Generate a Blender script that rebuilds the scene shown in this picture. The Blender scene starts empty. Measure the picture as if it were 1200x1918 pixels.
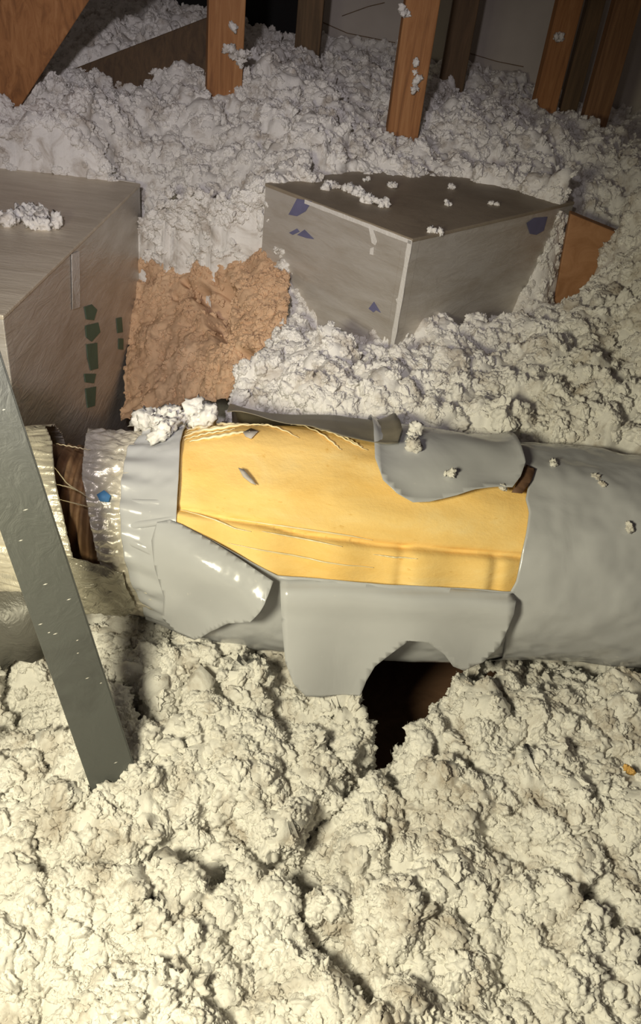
import bpy, bmesh, math, random
import numpy as np
from mathutils import Vector, Matrix

random.seed(7); rng = np.random.default_rng(11)
S = bpy.context.scene
COL = S.collection

# ------------------------------------------------------------------ camera
F_PX, PITCH, ROLL, CZ = 1490., math.radians(35.2), math.radians(7.5), 1.2
fw = np.array([0, math.cos(PITCH), -math.sin(PITCH)])
dn0 = np.array([0, -math.sin(PITCH), -math.cos(PITCH)]); rt0 = np.array([1., 0, 0])
rt = rt0*math.cos(ROLL) - dn0*math.sin(ROLL); dn = dn0*math.cos(ROLL) + rt0*math.sin(ROLL)
EYE = np.array([0, 0, CZ])
cd = bpy.data.cameras.new('camera'); cam = bpy.data.objects.new('camera', cd); COL.objects.link(cam)
cd.sensor_fit = 'VERTICAL'; cd.sensor_height = 36.; cd.lens = 36.*F_PX/1918.; cd.clip_start = .02
m = Matrix.Identity(4)
for i in range(3):
    m[i][0] = rt[i]; m[i][1] = -dn[i]; m[i][2] = -fw[i]; m[i][3] = EYE[i]
cam.matrix_world = m
S.camera = cam

# ------------------------------------------------------------------ world, lamps, exposure
w = bpy.data.worlds.new('attic_air'); S.world = w; w.use_nodes = True
w.node_tree.nodes['Background'].inputs[0].default_value = (.55, .45, .40, 1)
w.node_tree.nodes['Background'].inputs[1].default_value = .085
vs = S.view_settings
vs.view_transform = 'Standard'; vs.look = 'None'; vs.exposure = .12; vs.gamma = 1.0; vs.use_curve_mapping = False

def spot(name, loc, target, power, color, angle, blend, radius):
    l = bpy.data.lights.new(name, 'SPOT'); l.energy = power; l.color = color
    l.spot_size = math.radians(angle); l.spot_blend = blend; l.shadow_soft_size = radius
    o = bpy.data.objects.new(name, l); COL.objects.link(o); o.location = loc
    o.rotation_euler = (Vector(target)-Vector(loc)).to_track_quat('-Z', 'Y').to_euler()
    return o
# the hand lamp held left of the lens, and a head torch that reaches into the back of the attic
spot('hand_lamp', (-.40, .02, 1.10), (.04, .66, .25), 54, (1., .925, .66), 125, .9, .10)
spot('head_torch', (-.16, -.05, 1.45), (-.42, 2.1, .70), 62, (1., .92, .98), 58, 1., .03)

# ------------------------------------------------------------------ helpers
def ray(x, y): return fw + rt*(x-600)/F_PX + dn*(y-959)/F_PX
def atz(x, y, z):
    v = ray(x, y); return EYE + v*((z-CZ)/v[2])
def aty(x, y, Y):
    v = ray(x, y); return EYE + v*(Y/v[1])
def onplane(x, y, p, n):
    v = ray(x, y); return EYE + v*(np.dot(np.array(p)-EYE, n)/np.dot(v, n))

def tag(o, label=None, cat=None, group=None, kind=None):
    if label: o['label'] = label
    if cat: o['category'] = cat
    if group: o['group'] = group
    if kind: o['kind'] = kind
    return o
def empty(name, loc):
    o = bpy.data.objects.new(name, None); COL.objects.link(o); o.location = loc; o.empty_display_size = .05
    return o
def link_mesh(name, me, mat, parent=None, smooth=False):
    if mat: me.materials.append(mat)
    o = bpy.data.objects.new(name, me); COL.objects.link(o)
    if parent is not None:
        o.parent = parent; o.matrix_parent_inverse = Matrix.Translation(-Vector(parent.location))
        if parent.parent is not None:
            o.matrix_parent_inverse = Matrix.Translation(-Vector(parent.parent.location)) if parent.type == 'EMPTY' else Matrix.Identity(4)
        elif parent.type != 'EMPTY':
            o.matrix_parent_inverse = Matrix.Identity(4)
    if smooth: me.polygons.foreach_set('use_smooth', np.ones(len(me.polygons), bool))
    return o
def mesh(name, V, Fc, mat, parent=None, smooth=False):
    me = bpy.data.meshes.new(name); me.from_pydata([tuple(map(float, v)) for v in V], [], Fc); me.update()
    bm = bmesh.new(); bm.from_mesh(me); bmesh.ops.recalc_face_normals(bm, faces=bm.faces[:]); bm.to_mesh(me); bm.free()
    return link_mesh(name, me, mat, parent, smooth)
def fast_mesh(name, V, Fc, mat, parent=None, smooth=True):
    """V (n,3) float, Fc (m,k) int"""
    me = bpy.data.meshes.new(name); n, k = Fc.shape
    me.vertices.add(len(V)); me.vertices.foreach_set('co', V.astype(np.float32).ravel())
    me.loops.add(n*k); me.loops.foreach_set('vertex_index', Fc.astype(np.int32).ravel())
    me.polygons.add(n); me.polygons.foreach_set('loop_start', np.arange(0, n*k, k, dtype=np.int32))
    me.update(calc_edges=True); me.validate()
    return link_mesh(name, me, mat, parent, smooth)
def grid_faces(nr, nc, wrap=False):
    i = np.arange(nr-1)[:, None]; j = np.arange(nc if wrap else nc-1)[None, :]; j2 = (j+1) % nc
    return np.stack([i*nc+j, i*nc+j2, (i+1)*nc+j2, (i+1)*nc+j], -1).reshape(-1, 4)
def bevel(o, wd, seg=2):
    md = o.modifiers.new('bevel', 'BEVEL'); md.width = wd; md.segments = seg; md.limit_method = 'ANGLE'
    return o
def thick(o, t, off=-1):
    md = o.modifiers.new('thickness', 'SOLIDIFY'); md.thickness = t; md.offset = off
    return o
def prism(name, poly, z0, z1, mat, parent=None):
    n = len(poly)
    V = [(p[0], p[1], z0) for p in poly]+[(p[0], p[1], z1) for p in poly]
    Fc = [tuple(range(n))[::-1], tuple(range(n, 2*n))]+[(i, (i+1) % n, n+(i+1) % n, n+i) for i in range(n)]
    return mesh(name, V, Fc, mat, parent)
def beam(name, p0, p1, w_, t_, face, mat, parent=None, bev=.003):
    """squared timber from p0 to p1; `face` is the way its wide side w_ looks"""
    p0, p1 = Vector(p0), Vector(p1); a = (p1-p0).normalized(); f_ = Vector(face); f_ = (f_-a*f_.dot(a)).normalized(); s = a.cross(f_)
    V = []
    for p in (p0, p1):
        for q, r in ((-1, -1), (1, -1), (1, 1), (-1, 1)): V.append(p+s*q*w_/2+f_*r*t_/2)
    o = mesh(name, V, [(0, 1, 2, 3), (4, 5, 6, 7), (0, 1, 5, 4), (1, 2, 6, 5), (2, 3, 7, 6), (3, 0, 4, 7)], mat, parent)
    return bevel(o, bev) if bev else o

# ------------------------------------------------------------------ numpy noise
def _h(ix, iy, iz, k):
    x = (ix.astype(np.int64)*374761393+iy.astype(np.int64)*668265263+iz.astype(np.int64)*2147483647+k*974634541) & 0xffffffff
    x = ((x ^ (x >> 13))*1274126177) & 0xffffffff
    x = ((x ^ (x >> 16))*2246822519) & 0xffffffff
    return ((x ^ (x >> 15)) & 0xffffff)/float(0xffffff)
def vnoise(P, k=0):
    i = np.floor(P).astype(np.int64); f = P-i; f = f*f*(3-2*f); o = 0
    for a in (0, 1):
        for b in (0, 1):
            for c in (0, 1):
                wgt = (f[:, 0] if a else 1-f[:, 0])*(f[:, 1] if b else 1-f[:, 1])*(f[:, 2] if c else 1-f[:, 2])
                o = o+wgt*_h(i[:, 0]+a, i[:, 1]+b, i[:, 2]+c, k)
    return o
def worley(P, k=0):
    i = np.floor(P).astype(np.int64); best = np.full(len(P), 9.)
    for a in (-1, 0, 1):
        for b in (-1, 0, 1):
            for c in (-1, 0, 1):
                q = i+np.array([a, b, c]); d = 0
                for ax in range(3): d = d+(q[:, ax]+_h(q[:, 0], q[:, 1], q[:, 2], k+ax)-P[:, ax])**2
                best = np.minimum(best, d)
    return np.sqrt(best)
def rbf(pts, reg=1e-4, eps=4e-4):
    pts = np.array(pts); X = pts[:, :2]; n = len(X)
    def ph(A, B):
        return -np.sqrt(((A[:, None]-B[None])**2).sum(-1)+eps)
    M = np.zeros((n+3, n+3)); M[:n, :n] = ph(X, X)+reg*np.eye(n); M[:n, n] = 1; M[:n, n+1:] = X; M[n, :n] = 1; M[n+1:, :n] = X.T
    c = np.linalg.solve(M, np.concatenate([pts[:, 2], np.zeros(3)]))
    def ev(Q):
        out = np.empty(len(Q))
        for s in range(0, len(Q), 40000):
            q = Q[s:s+40000]; out[s:s+40000] = ph(q, X)@c[:n]+c[n]+q@c[n+1:]
        return out
    return ev
def poly_sd(Q, poly):
    """signed distance to polygon, positive inside"""
    poly = np.array(poly); n = len(poly); d = np.full(len(Q), 9.); ins = np.zeros(len(Q), bool)
    for i in range(n):
        a, b = poly[i], poly[(i+1) % n]; e = b-a; wv = Q-a
        t = np.clip((wv@e)/(e@e), 0, 1); d = np.minimum(d, np.hypot(*(wv-t[:, None]*e).T))
        c = ((a[1] > Q[:, 1]) != (b[1] > Q[:, 1])) & (Q[:, 0] < (b[0]-a[0])*(Q[:, 1]-a[1])/(b[1]-a[1]+1e-12)+a[0])
        ins ^= c
    return np.where(ins, d, -d)
def sstep(a, b, x):
    t = np.clip((x-a)/(b-a), 0, 1); return t*t*(3-2*t)

# ------------------------------------------------------------------ materials
def new_mat(name):
    mt = bpy.data.materials.new(name); mt.use_nodes = True; nt = mt.node_tree
    return mt, nt, nt.nodes['Principled BSDF']
def nd(nt, t, **kw):
    n = nt.nodes.new(t)
    for k, v in kw.items():
        if k in n.inputs: n.inputs[k].default_value = v
        else: setattr(n, k, v)
    return n
def coords(nt, scale=(1, 1, 1), rot=(0, 0, 0)):
    tc = nd(nt, 'ShaderNodeTexCoord'); mp = nd(nt, 'ShaderNodeMapping')
    mp.inputs['Scale'].default_value = scale; mp.inputs['Rotation'].default_value = rot
    nt.links.new(tc.outputs['Object'], mp.inputs['Vector']); return mp.outputs[0]
def ramp(nt, fac, stops):
    r = nd(nt, 'ShaderNodeValToRGB'); nt.links.new(fac, r.inputs[0]); el = r.color_ramp.elements
    while len(el) < len(stops): el.new(.5)
    for e, (p, c) in zip(el, stops): e.position = p; e.color = (*c, 1)
    return r.outputs[0]
def noise(nt, vec, scale, detail=4, rough=.6, dist=0):
    n = nd(nt, 'ShaderNodeTexNoise', Scale=scale, Detail=detail, Roughness=rough, Distortion=dist)
    nt.links.new(vec, n.inputs['Vector']); return n.outputs[0]
def bump(nt, b, h, strength, dist):
    n = nd(nt, 'ShaderNodeBump', Strength=strength, Distance=dist); nt.links.new(h, n.inputs['Height']); nt.links.new(n.outputs[0], b.inputs['Normal'])
def mixc(nt, fac, a, b):
    mx = nd(nt, 'ShaderNodeMix', data_type='RGBA'); nt.links.new(fac, mx.inputs[0])
    for s, v in ((6, a), (7, b)):
        if isinstance(v, tuple): mx.inputs[s].default_value = (*v, 1)
        else: nt.links.new(v, mx.inputs[s])
    return mx.outputs[2]

def mat_fluff(name, c0, c1, dust_shade, dirt):
    mt, nt, b = new_mat(name); gp_ = nd(nt, 'ShaderNodeNewGeometry'); v = gp_.outputs['Position']
    base = ramp(nt, noise(nt, v, 9, 3), [(.3, c0), (.7, c1)])
    d1 = ramp(nt, noise(nt, v, 15, 5, .65, .8), [(.50, (0, 0, 0)), (.70, (.9, .9, .9))])  # gray-brown blotches: dust that also paints in crevice shade
    d2 = ramp(nt, noise(nt, v, 60, 4, .7), [(.66, (0, 0, 0)), (.74, (.9, .9, .9))])
    nt.links.new(mixc(nt, d2, mixc(nt, d1, base, dust_shade), dirt), b.inputs['Base Color'])
    b.inputs['Roughness'].default_value = 1; b.inputs['Specular IOR Level'].default_value = .02
    bump(nt, b, noise(nt, v, 90, 3, .55), .35, .005)
    return mt
M_fluff = mat_fluff('white_fluff', (.70, .68, .635), (.80, .785, .745), (.40, .35, .29), (.33, .285, .24)); M_clump = M_fluff
M_tan = mat_fluff('tan_fluff', (.55, .36, .22), (.68, .48, .31), (.38, .25, .16), (.25, .15, .09)); M_clump_t = M_tan

def mat_yellow():
    mt, nt, b = new_mat('yellow_fiberglass'); v = coords(nt, (1, 1, 2.5))
    c = ramp(nt, noise(nt, v, 9, 5, .6, .6), [(.3, (.86, .56, .18)), (.55, (.93, .65, .25)), (.8, (.95, .74, .36))])
    d = ramp(nt, noise(nt, coords(nt, (2, 1, 8), (0, .2, 0)), 22, 3), [(.66, (0, 0, 0)), (.78, (1, 1, 1))])
    nt.links.new(mixc(nt, d, c, (.72, .42, .10)), b.inputs['Base Color'])
    b.inputs['Roughness'].default_value = .85; b.inputs['Specular IOR Level'].default_value = .15
    bump(nt, b, noise(nt, v, 60, 5, .7), .35, .004); return mt
M_yel = mat_yellow()
def mat_jacket():
    mt, nt, b = new_mat('gray_jacket'); v = coords(nt)
    c = ramp(nt, noise(nt, v, 5, 4, .55, .5), [(.3, (.44, .448, .472)), (.7, (.515, .525, .55))])
    d = ramp(nt, noise(nt, v, 55, 3, .6), [(.70, (0, 0, 0)), (.76, (1, 1, 1))])
    nt.links.new(mixc(nt, d, c, (.58, .575, .57)), b.inputs['Base Color'])
    b.inputs['Roughness'].default_value = .21; b.inputs['Specular IOR Level'].default_value = .5
    bump(nt, b, noise(nt, v, 12, 3, .5, .8), .08, .02); return mt
M_jac = mat_jacket()
def mat_foil(name, col, rough, metal, bsc, bst, streak=None, stain=(.30, .25, .18), st=(.55, .75)):
    mt, nt, b = new_mat(name); v = coords(nt, streak or (1, 1, 1))
    d = ramp(nt, noise(nt, v, 6, 5, .65, .4), [(st[0], (0, 0, 0)), (st[1], (1, 1, 1))])
    nt.links.new(mixc(nt, d, col, stain), b.inputs['Base Color'])
    b.inputs['Metallic'].default_value = metal; b.inputs['Roughness'].default_value = rough
    bump(nt, b, noise(nt, v, bsc, 4, .6, 1.2), bst, .01); return mt
M_foil = mat_foil('crinkled_foil', (.90, .84, .71), .36, .40, 30, .4, (1, 1, 1), (.62, .58, .48))
M_film = mat_foil('dull_film', (.50, .47, .38), .3, .3, 40, .8, (1, 1, 1), (.38, .34, .24))
M_board = mat_foil('duct_board_foil', (.60, .57, .52), .40, .4, 14, .25, (1, 1, 4), (.42, .37, .30), (.4, .8))
M_board_top = mat_foil('dark_reflection_foil', (.34, .285, .21), .55, .25, 18, .2, (1, 1, 1), (.22, .18, .13), (.4, .75))  # lid foil painted darker brown, as though reflecting the dark roof
M_tape = mat_foil('pale_tape', (.72, .70, .66), .4, .1, 60, .3)
M_strap = mat_foil('galvanized_strap', (.115, .12, .115), .5, .35, 30, .15, (1, 1, 1), (.08, .08, .078))
M_gray = mat_foil('dark_gray_sheet', (.16, .155, .14), .45, .2, 20, .4)
M_plate = mat_foil('nail_plate_steel', (.25, .26, .28), .5, .5, 40, .1)
def mat_wood(name, c0, c1, c2, sc=(22, 22, 1.6)):
    mt, nt, b = new_mat(name); v = coords(nt, sc)
    c = ramp(nt, noise(nt, v, 2.2, 5, .65, 1.2), [(.3, c0), (.5, c1), (.72, c2)])
    nt.links.new(c, b.inputs['Base Color']); b.inputs['Roughness'].default_value = .75
    bump(nt, b, noise(nt, v, 5, 3), .25, .003); return mt
M_wood = mat_wood('orange_pine', (.20, .085, .028), (.34, .15, .05), (.44, .22, .085))
M_wood2 = mat_wood('dark_pine', (.085, .05, .022), (.13, .08, .035), (.19, .11, .05))
M_brown = mat_wood('brown_board', (.26, .12, .045), (.34, .17, .075), (.40, .21, .10), (8, 8, 8))
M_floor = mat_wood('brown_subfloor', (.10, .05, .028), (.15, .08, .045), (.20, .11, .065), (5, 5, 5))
M_core = mat_wood('brown_duct_core', (.16, .085, .04), (.28, .16, .08), (.40, .27, .15), (6, 6, 6))
def mat_wall():
    mt, nt, b = new_mat('gray_drywall'); v = coords(nt)
    c = ramp(nt, noise(nt, v, 3, 4), [(.3, (.40, .36, .31)), (.7, (.50, .455, .40))])
    nt.links.new(c, b.inputs['Base Color']); b.inputs['Roughness'].default_value = .9; return mt
M_wall = mat_wall()
def mat_plain(name, col, rough=.6, **kw):
    mt, nt, b = new_mat(name); v = coords(nt)
    c = ramp(nt, noise(nt, v, 30, 3), [(.3, tuple(x*.8 for x in col)), (.7, col)])
    nt.links.new(c, b.inputs['Base Color']); b.inputs['Roughness'].default_value = rough
    for k, x in kw.items(): b.inputs[k].default_value = x
    return mt
M_blue = mat_plain('blue_ink', (.15, .15, .26)); M_green = mat_plain('green_ink', (.10, .19, .125)); M_skyblue = mat_plain('bright_blue_ink', (.12, .36, .75))
M_film_glint = mat_plain('pale_film_glint', (.93, .80, .50), .25); M_groove = mat_plain('scrim', (.75, .5, .2))
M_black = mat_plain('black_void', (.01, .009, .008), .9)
M_chip = mat_plain('gray_chip', (.5, .46, .42)); M_amber = mat_plain('amber_scrap', (.7, .42, .12))

# ------------------------------------------------------------------ setting: floor, walls
fl = mesh('floor', [(-3, -1, .02), (3, -1, .02), (3, 5, .02), (-3, 5, .02)], [(0, 1, 2, 3)], M_floor); tag(fl, kind='structure')
WY = 3.62
def wall(name, x0, x1, mat, y=WY, z1=2.6):
    o = mesh(name, [(x0, y, 0), (x1, y, 0), (x1, y+.05, 0), (x0, y+.05, 0), (x0, y, z1), (x1, y, z1), (x1, y+.05, z1), (x0, y+.05, z1)],
             [(0, 1, 2, 3), (4, 5, 6, 7), (0, 1, 5, 4), (1, 2, 6, 5), (2, 3, 7, 6), (3, 0, 4, 7)], mat)
    return tag(o, kind='structure')
wx = aty(592, 40, WY)[0]
wall('wall_back', wx, 2.6, M_wall)
def stud_dark(px0, px1, pyb, Y): pass

# ------------------------------------------------------------------ flexible duct frame
A0 = np.array([-.316, 1.037, .40]); A1 = np.array([.559, 1.115, .40]); AX = (A1-A0)/np.linalg.norm(A1-A0)
E2 = np.array([0, 0, 1.]); E1 = np.cross(AX, E2); E1 = E1 if E1[1] < 0 else -E1
UK = [-.35, -.12, 0, .05, .1, .17, .323, .55, .7, .88, 1.6]; RK = [.108, .146, .148, .156, .172, .185, .193, .189, .183, .18, .18]
def Rad(u): return np.interp(u, UK, RK)
def tube(u, th, off=0.):
    u = np.asarray(u, float); th = np.asarray(th, float); R_ = Rad(u)+off
    return A0+u[..., None]*AX+(R_*np.cos(th))[..., None]*E1+(R_*np.sin(th))[..., None]*E2
TT = np.linspace(.6, 2.2, 1600)
def to_uv(x, y, off=0.):
    Q = EYE+ray(x, y)*TT[:, None]-A0; u = Q@AX; a = Q@E1; b = Q@E2; g = np.hypot(a, b)-Rad(u)-off
    k = np.argmax(g < 0) if (g < 0).any() else int(np.argmin(g))
    return u[k], math.atan2(b[k], a[k])
def uvs(pts, off=0.): return np.array([to_uv(x, y, off) for x, y in pts])

# ------------------------------------------------------------------ terrain of blown insulation
def T(x, y, z): return tuple(atz(x, y, z))
def TY(x, y, Y): return tuple(aty(x, y, Y))
bL, bF, bR = [atz(*p, .757)[:2] for p in ((497, 345), (772, 450), (1075, 380))]
def TF(x, y, a, b, out=.012):
    d_ = np.append(b-a, 0); n_ = np.array([d_[1], -d_[0], 0])/np.linalg.norm(d_); n_ = n_ if n_[1] < 0 else -n_
    return tuple(onplane(x, y, np.append(a, .5)+n_*out, n_))
cp = [T(0, 1900, .22), T(300, 1850, .23), T(600, 1850, .24), T(900, 1850, .25), T(1200, 1850, .26),
      T(-300, 1700, .22), T(1500, 1700, .27), T(0, 1600, .22), T(300, 1600, .24), T(600, 1600, .245), T(900, 1600, .26), T(1200, 1600, .27),
      T(80, 1420, .23), T(300, 1350, .25), T(500, 1350, .26), T(620, 1380, .245), T(900, 1380, .275), T(1150, 1380, .28), T(1000, 1285, .275), T(1190, 1275, .28),
      T(40, 1275, .185), T(100, 1250, .18), T(-200, 1310, .185), T(230, 1200, .255), T(330, 1225, .27), T(450, 1225, .265), T(1500, 1250, .28),
      (-.6, .1, .22), (.0, .0, .24), (.7, .1, .26), (1.4, .6, .28), (-1.2, .6, .22), (-1.4, 1.2, .25), (1.6, 1.3, .4),
      # behind the duct
      T(1190, 840, .545), T(1080, 840, .54), T(950, 820, .54), T(850, 805, .54), T(740, 775, .55), T(640, 745, .55), T(560, 735, .54), T(490, 705, .52),
      T(1500, 850, .56), T(1180, 740, .60), T(1000, 740, .58), T(850, 740, .565), T(700, 715, .56), T(600, 680, .545), T(540, 640, .53),
      TF(735, 662, bL, bF), TF(660, 655, bL, bF), TF(600, 625, bL, bF), TF(545, 575, bL, bF), TF(800, 640, bF, bR), TF(830, 620, bF, bR), TF(900, 630, bF, bR), TF(960, 598, bF, bR), TF(1030, 580, bF, bR), TY(1052, 600, 1.99), TY(1085, 555, 2.03), TY(1115, 520, 2.06), TY(1160, 462, 2.06), TY(1185, 430, 2.10), (.56, 2.05, .55), (.6, 2.1, .6), T(1130, 640, .62),
      T(1195, 560, .67), T(1190, 490, .70), T(1350, 600, .7),
      # round and behind the centre box
      (.2, 1.9, .50), (.05, 1.8, .5), (.32, 2.0, .5), T(840, 285, .785), T(960, 325, .79), T(1060, 365, .775), T(1180, 395, .77), T(900, 230, .83), T(1000, 235, .82), T(1100, 265, .81), T(1190, 290, .80),
      T(700, 285, .79), T(620, 300, .78), T(560, 320, .775), T(600, 200, .84), T(560, 160, .88), T(680, 200, .83),
      (0, 3.5, .90), (.5, 3.5, .84), (.8, 3.4, .76), (1.2, 3.2, .72), (-.5, 3.4, .88), (-1.0, 3.4, 1.0), (-1.6, 3.4, 1.1), (1.9, 2.6, .75),
      # back left heap
      T(-80, 350, .705), T(0, 346, .705), T(80, 344, .705), T(160, 342, .705), T(240, 340, .70), TY(285, 400, 2.06), TY(330, 400, 2.02), TY(400, 400, 1.99), TY(280, 365, 2.08), T(480, 420, .68), T(490, 340, .76), T(400, 320, .77), T(300, 280, .79), T(150, 260, .79),
      T(50, 228, .79), T(150, 205, .815), T(300, 195, .82), T(420, 215, .81), T(500, 250, .80), T(10, 215, .795), TY(280, 470, 2.04), TY(340, 470, 1.99), TY(430, 470, 1.93),
      T(170, 110, .87), TY(200, 178, 2.42), TY(300, 160, 2.44), TY(370, 130, 2.48), TY(300, 60, 2.9), T(100, 60, .90), T(250, 45, .91), T(350, 30, .93), T(510, 100, .86), T(560, 95, .87), (-1.6, 2.4, .8), (-1.3, 1.9, .7), (-.9, 1.6, .4), (-1.2, 1.5, .4)]
for uu_ in np.arange(-.5, 1.3, .12):
    cp.append(tuple((A0+AX*uu_+E1*.03)[:2])+(.21,)); cp.append(tuple((A0+AX*uu_+E1*.14)[:2])+(.235,))
H0 = rbf(cp, 0)
def xy(l): return [tuple(atz(x, y, z)[:2]) for x, y, z in l]
CAV = [TY(250, 487, 2.01)[:2], TY(340, 500, 1.94)[:2], TY(430, 497, 1.88)[:2]]+xy([(495, 470, .60), (530, 505, .575), (534, 600, .545), (514, 690, .50), (455, 705, .49), (415, 735, .52)])+[(-.18, 1.2), (-.3, 1.17), (-1.3, 1.12), (-1.3, 1.98), (-.75, 2.0)]
PIT = xy([(672, 1290, .255), (690, 1330, .255), (700, 1370, .255), (660, 1415, .255), (645, 1450, .255), (665, 1465, .255), (705, 1420, .255), (735, 1470, .255), (755, 1525, .255), (778, 1520, .255), (775, 1470, .255), (745, 1400, .255), (780, 1345, .255), (830, 1300, .255), (890, 1268, .255), (910, 1180, .255), (890, 1120, .255), (640, 1110, .255), (640, 1200, .255)])
PIT2 = xy([(540, 1680, .24), (620, 1690, .24), (670, 1730, .24), (650, 1800, .24), (720, 1880, .24), (690, 1890, .24), (600, 1810, .24), (560, 1740, .24)])
PIT3 = xy([(1060, 1655, .25), (1110, 1660, .25), (1160, 1730, .25), (1200, 1740, .25), (1200, 1790, .25), (1120, 1780, .25), (1090, 1720, .25)])
PIT4 = xy([(380, 1480, .25), (470, 1530, .25), (520, 1600, .25), (500, 1640, .25), (430, 1560, .25), (360, 1540, .25)])
PIT5 = xy([(840, 1680, .25), (920, 1740, .25), (940, 1800, .25), (880, 1750, .25), (830, 1720, .25)])
PIT6 = xy([(260, 1250, .25), (330, 1280, .25), (370, 1350, .25), (350, 1360, .25), (290, 1290, .25)])
PIT7 = xy([(820, 1390, .27), (900, 1420, .27), (1010, 1450, .27), (1000, 1465, .27), (900, 1440, .27), (830, 1410, .27)])
def height(Q):
    z = H0(Q); P3 = np.c_[Q, np.zeros(len(Q))]
    z += .035*(vnoise(P3*6, 3)-.5)+.03*(vnoise(P3*13, 5)-.5)
    dg = np.c_[(Q[:, 0]*.75+Q[:, 1]*.66)*5.5, (-Q[:, 0]*.66+Q[:, 1]*.75)*9, np.zeros(len(Q))]; dg[:, :2] += 1.1*np.c_[vnoise(P3*14, 21), vnoise(P3*14, 22)]
    rg = 1-np.abs(2*vnoise(dg, 31)-1); z -= .085*sstep(.78, 1., rg)*sstep(.35, .6, vnoise(P3*5, 33))*(Q[:, 1] < .95)
    wob = .03*(vnoise(P3*16, 8)-.5)+.016*(vnoise(P3*45, 9)-.5)
    s = sstep(-.002, .03, poly_sd(Q, CAV)+.6*wob); z = z*(1-s)+np.minimum(z, .12)*s
    for pl, dp, ww in ((PIT, .24, .035), (PIT2, .15, .05), (PIT3, .14, .045), (PIT4, .09, .05), (PIT5, .10, .04), (PIT6, .05, .025), (PIT7, .06, .015)):
        z -= dp*sstep(-.012, ww, poly_sd(Q, pl)+wob)
    # keep clear of the duct body
    rel = np.c_[Q, np.zeros(len(Q))]-np.array([A0[0], A0[1], 0]); u = rel@AX; a = rel@E1; R_ = Rad(u)-.02
    ins = (np.abs(a) < R_) & (u > -.7); top = A0[2]+np.sqrt(np.maximum(R_**2-a**2, 0))
    z = np.where(ins & (a > -.72*R_), np.minimum(z, top-.03), z)
    return np.maximum(z, .03)
def clump(P, amp=1.):
    d = .055*(.62-worley(P*10, 1))+.042*(.6-worley(P*21, 4))+.010*(.6-worley(P*58, 7))+.006*(vnoise(P*160, 2)-.5)
    return d*amp
NR, NC = 640, 700
ty = np.linspace(0, 1, NR); Yr = -.15+.55*ty+3.2*ty**2.0
tx = np.linspace(-1, 1, NC)
Xg = tx[None, :]*(.62+.48*np.maximum(Yr, 0))[:, None]; Yg = np.repeat(Yr[:, None], NC, 1)
Q = np.c_[Xg.ravel(), Yg.ravel()]; Zb = height(Q)
def normals_grid(Z, X, Y):
    P = np.stack([X, Y, Z], -1); n = np.cross(np.gradient(P, axis=1), np.gradient(P, axis=0)); return n/np.linalg.norm(n, axis=-1, keepdims=True)
Zs = Zb.reshape(NR, NC); NG = normals_grid(Zs, Xg, Yg).reshape(-1, 3); P3 = np.c_[Q, Zb]
Pd = P3+NG*(clump(P3)*np.clip(NG[:, 2]*1.4-.15, .15, 1))[:, None]
relu = Pd-A0; ru = relu@AX; ra = relu@E1; rb = relu@E2
near = (np.hypot(ra, rb) < Rad(ru)+.004) & (ra > -.6*Rad(ru)) & (ru > -.6)
sc_ = (Rad(ru)-.012)/np.maximum(np.hypot(ra, rb), 1e-6)
Pd = np.where((near & (sc_ < 1))[:, None], A0+ru[:, None]*AX+np.minimum(sc_, 1)[:, None]*(ra[:, None]*E1+rb[:, None]*E2), Pd)
GF = grid_faces(NR, NC); qa = (np.c_[Q, 0*Zb]-np.array([A0[0], A0[1], 0]))@E1; bare = (poly_sd(Q, PIT) > .032) | ((poly_sd(Q, PIT) > -.035) & (qa > -.10) & (qa < .165)) | (poly_sd(Q, CAV) > .06); GF = GF[~bare[GF].all(1)]
ins_o = fast_mesh('blown_insulation', Pd, GF, M_fluff)
tag(ins_o, 'white fluffy blown insulation heaped over the whole attic floor', 'insulation', kind='stuff')

def ico(sub):
    bm = bmesh.new(); bmesh.ops.create_icosphere(bm, subdivisions=sub, radius=1); bm.verts.ensure_lookup_table()
    V = np.array([v.co for v in bm.verts]); Fc = np.array([[v.index for v in f.verts] for f in bm.faces]); bm.free(); return V, Fc
def protos(sub, n, seed):
    V, Fc = ico(sub); out = []
    for k in range(n):
        d = 1+.9*(.55-worley(V*1.6+k*7.3+seed, 3))+.8*(.55-worley(V*3.6+k*3.1+seed, 6))+.6*(vnoise(V*9+k*5, 1)-.5)
        out.append(V*d[:, None]*np.array([1, .9, .75]))
    return out, Fc
PR2, F2 = protos(3, 8, 1.); PR1, F1 = protos(2, 8, 4.)
def rot_batch(n):
    q = rng.normal(size=(n, 4)); q /= np.linalg.norm(q, axis=1, keepdims=True); a, b, c, d = q.T
    return np.stack([np.stack([1-2*(c*c+d*d), 2*(b*c-a*d), 2*(b*d+a*c)], -1), np.stack([2*(b*c+a*d), 1-2*(b*b+d*d), 2*(c*d-a*b)], -1), np.stack([2*(b*d-a*c), 2*(c*d+a*b), 1-2*(b*b+c*c)], -1)], 1)
def tuft_cloud(pos, size, prs, Fc):
    n = len(pos); R_ = rot_batch(n); k = rng.integers(0, len(prs), n); pv = np.stack(prs)[k]
    sc = size[:, None, None]*rng.uniform(.7, 1.3, (n, 1, 3))
    V = np.einsum('nij,nvj->nvi', R_, pv*sc)+pos[:, None, :]
    m_ = pv.shape[1]; return V.reshape(-1, 3), (Fc[None]+(np.arange(n)*m_)[:, None, None]).reshape(-1, 3)
PG = P3.reshape(NR, NC, 3); AREA = np.minimum(np.linalg.norm(np.cross(np.gradient(PG, axis=1), np.gradient(PG, axis=0)), axis=-1).ravel(), 3e-4); NN = NG.reshape(NR, NC, 3)
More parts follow.
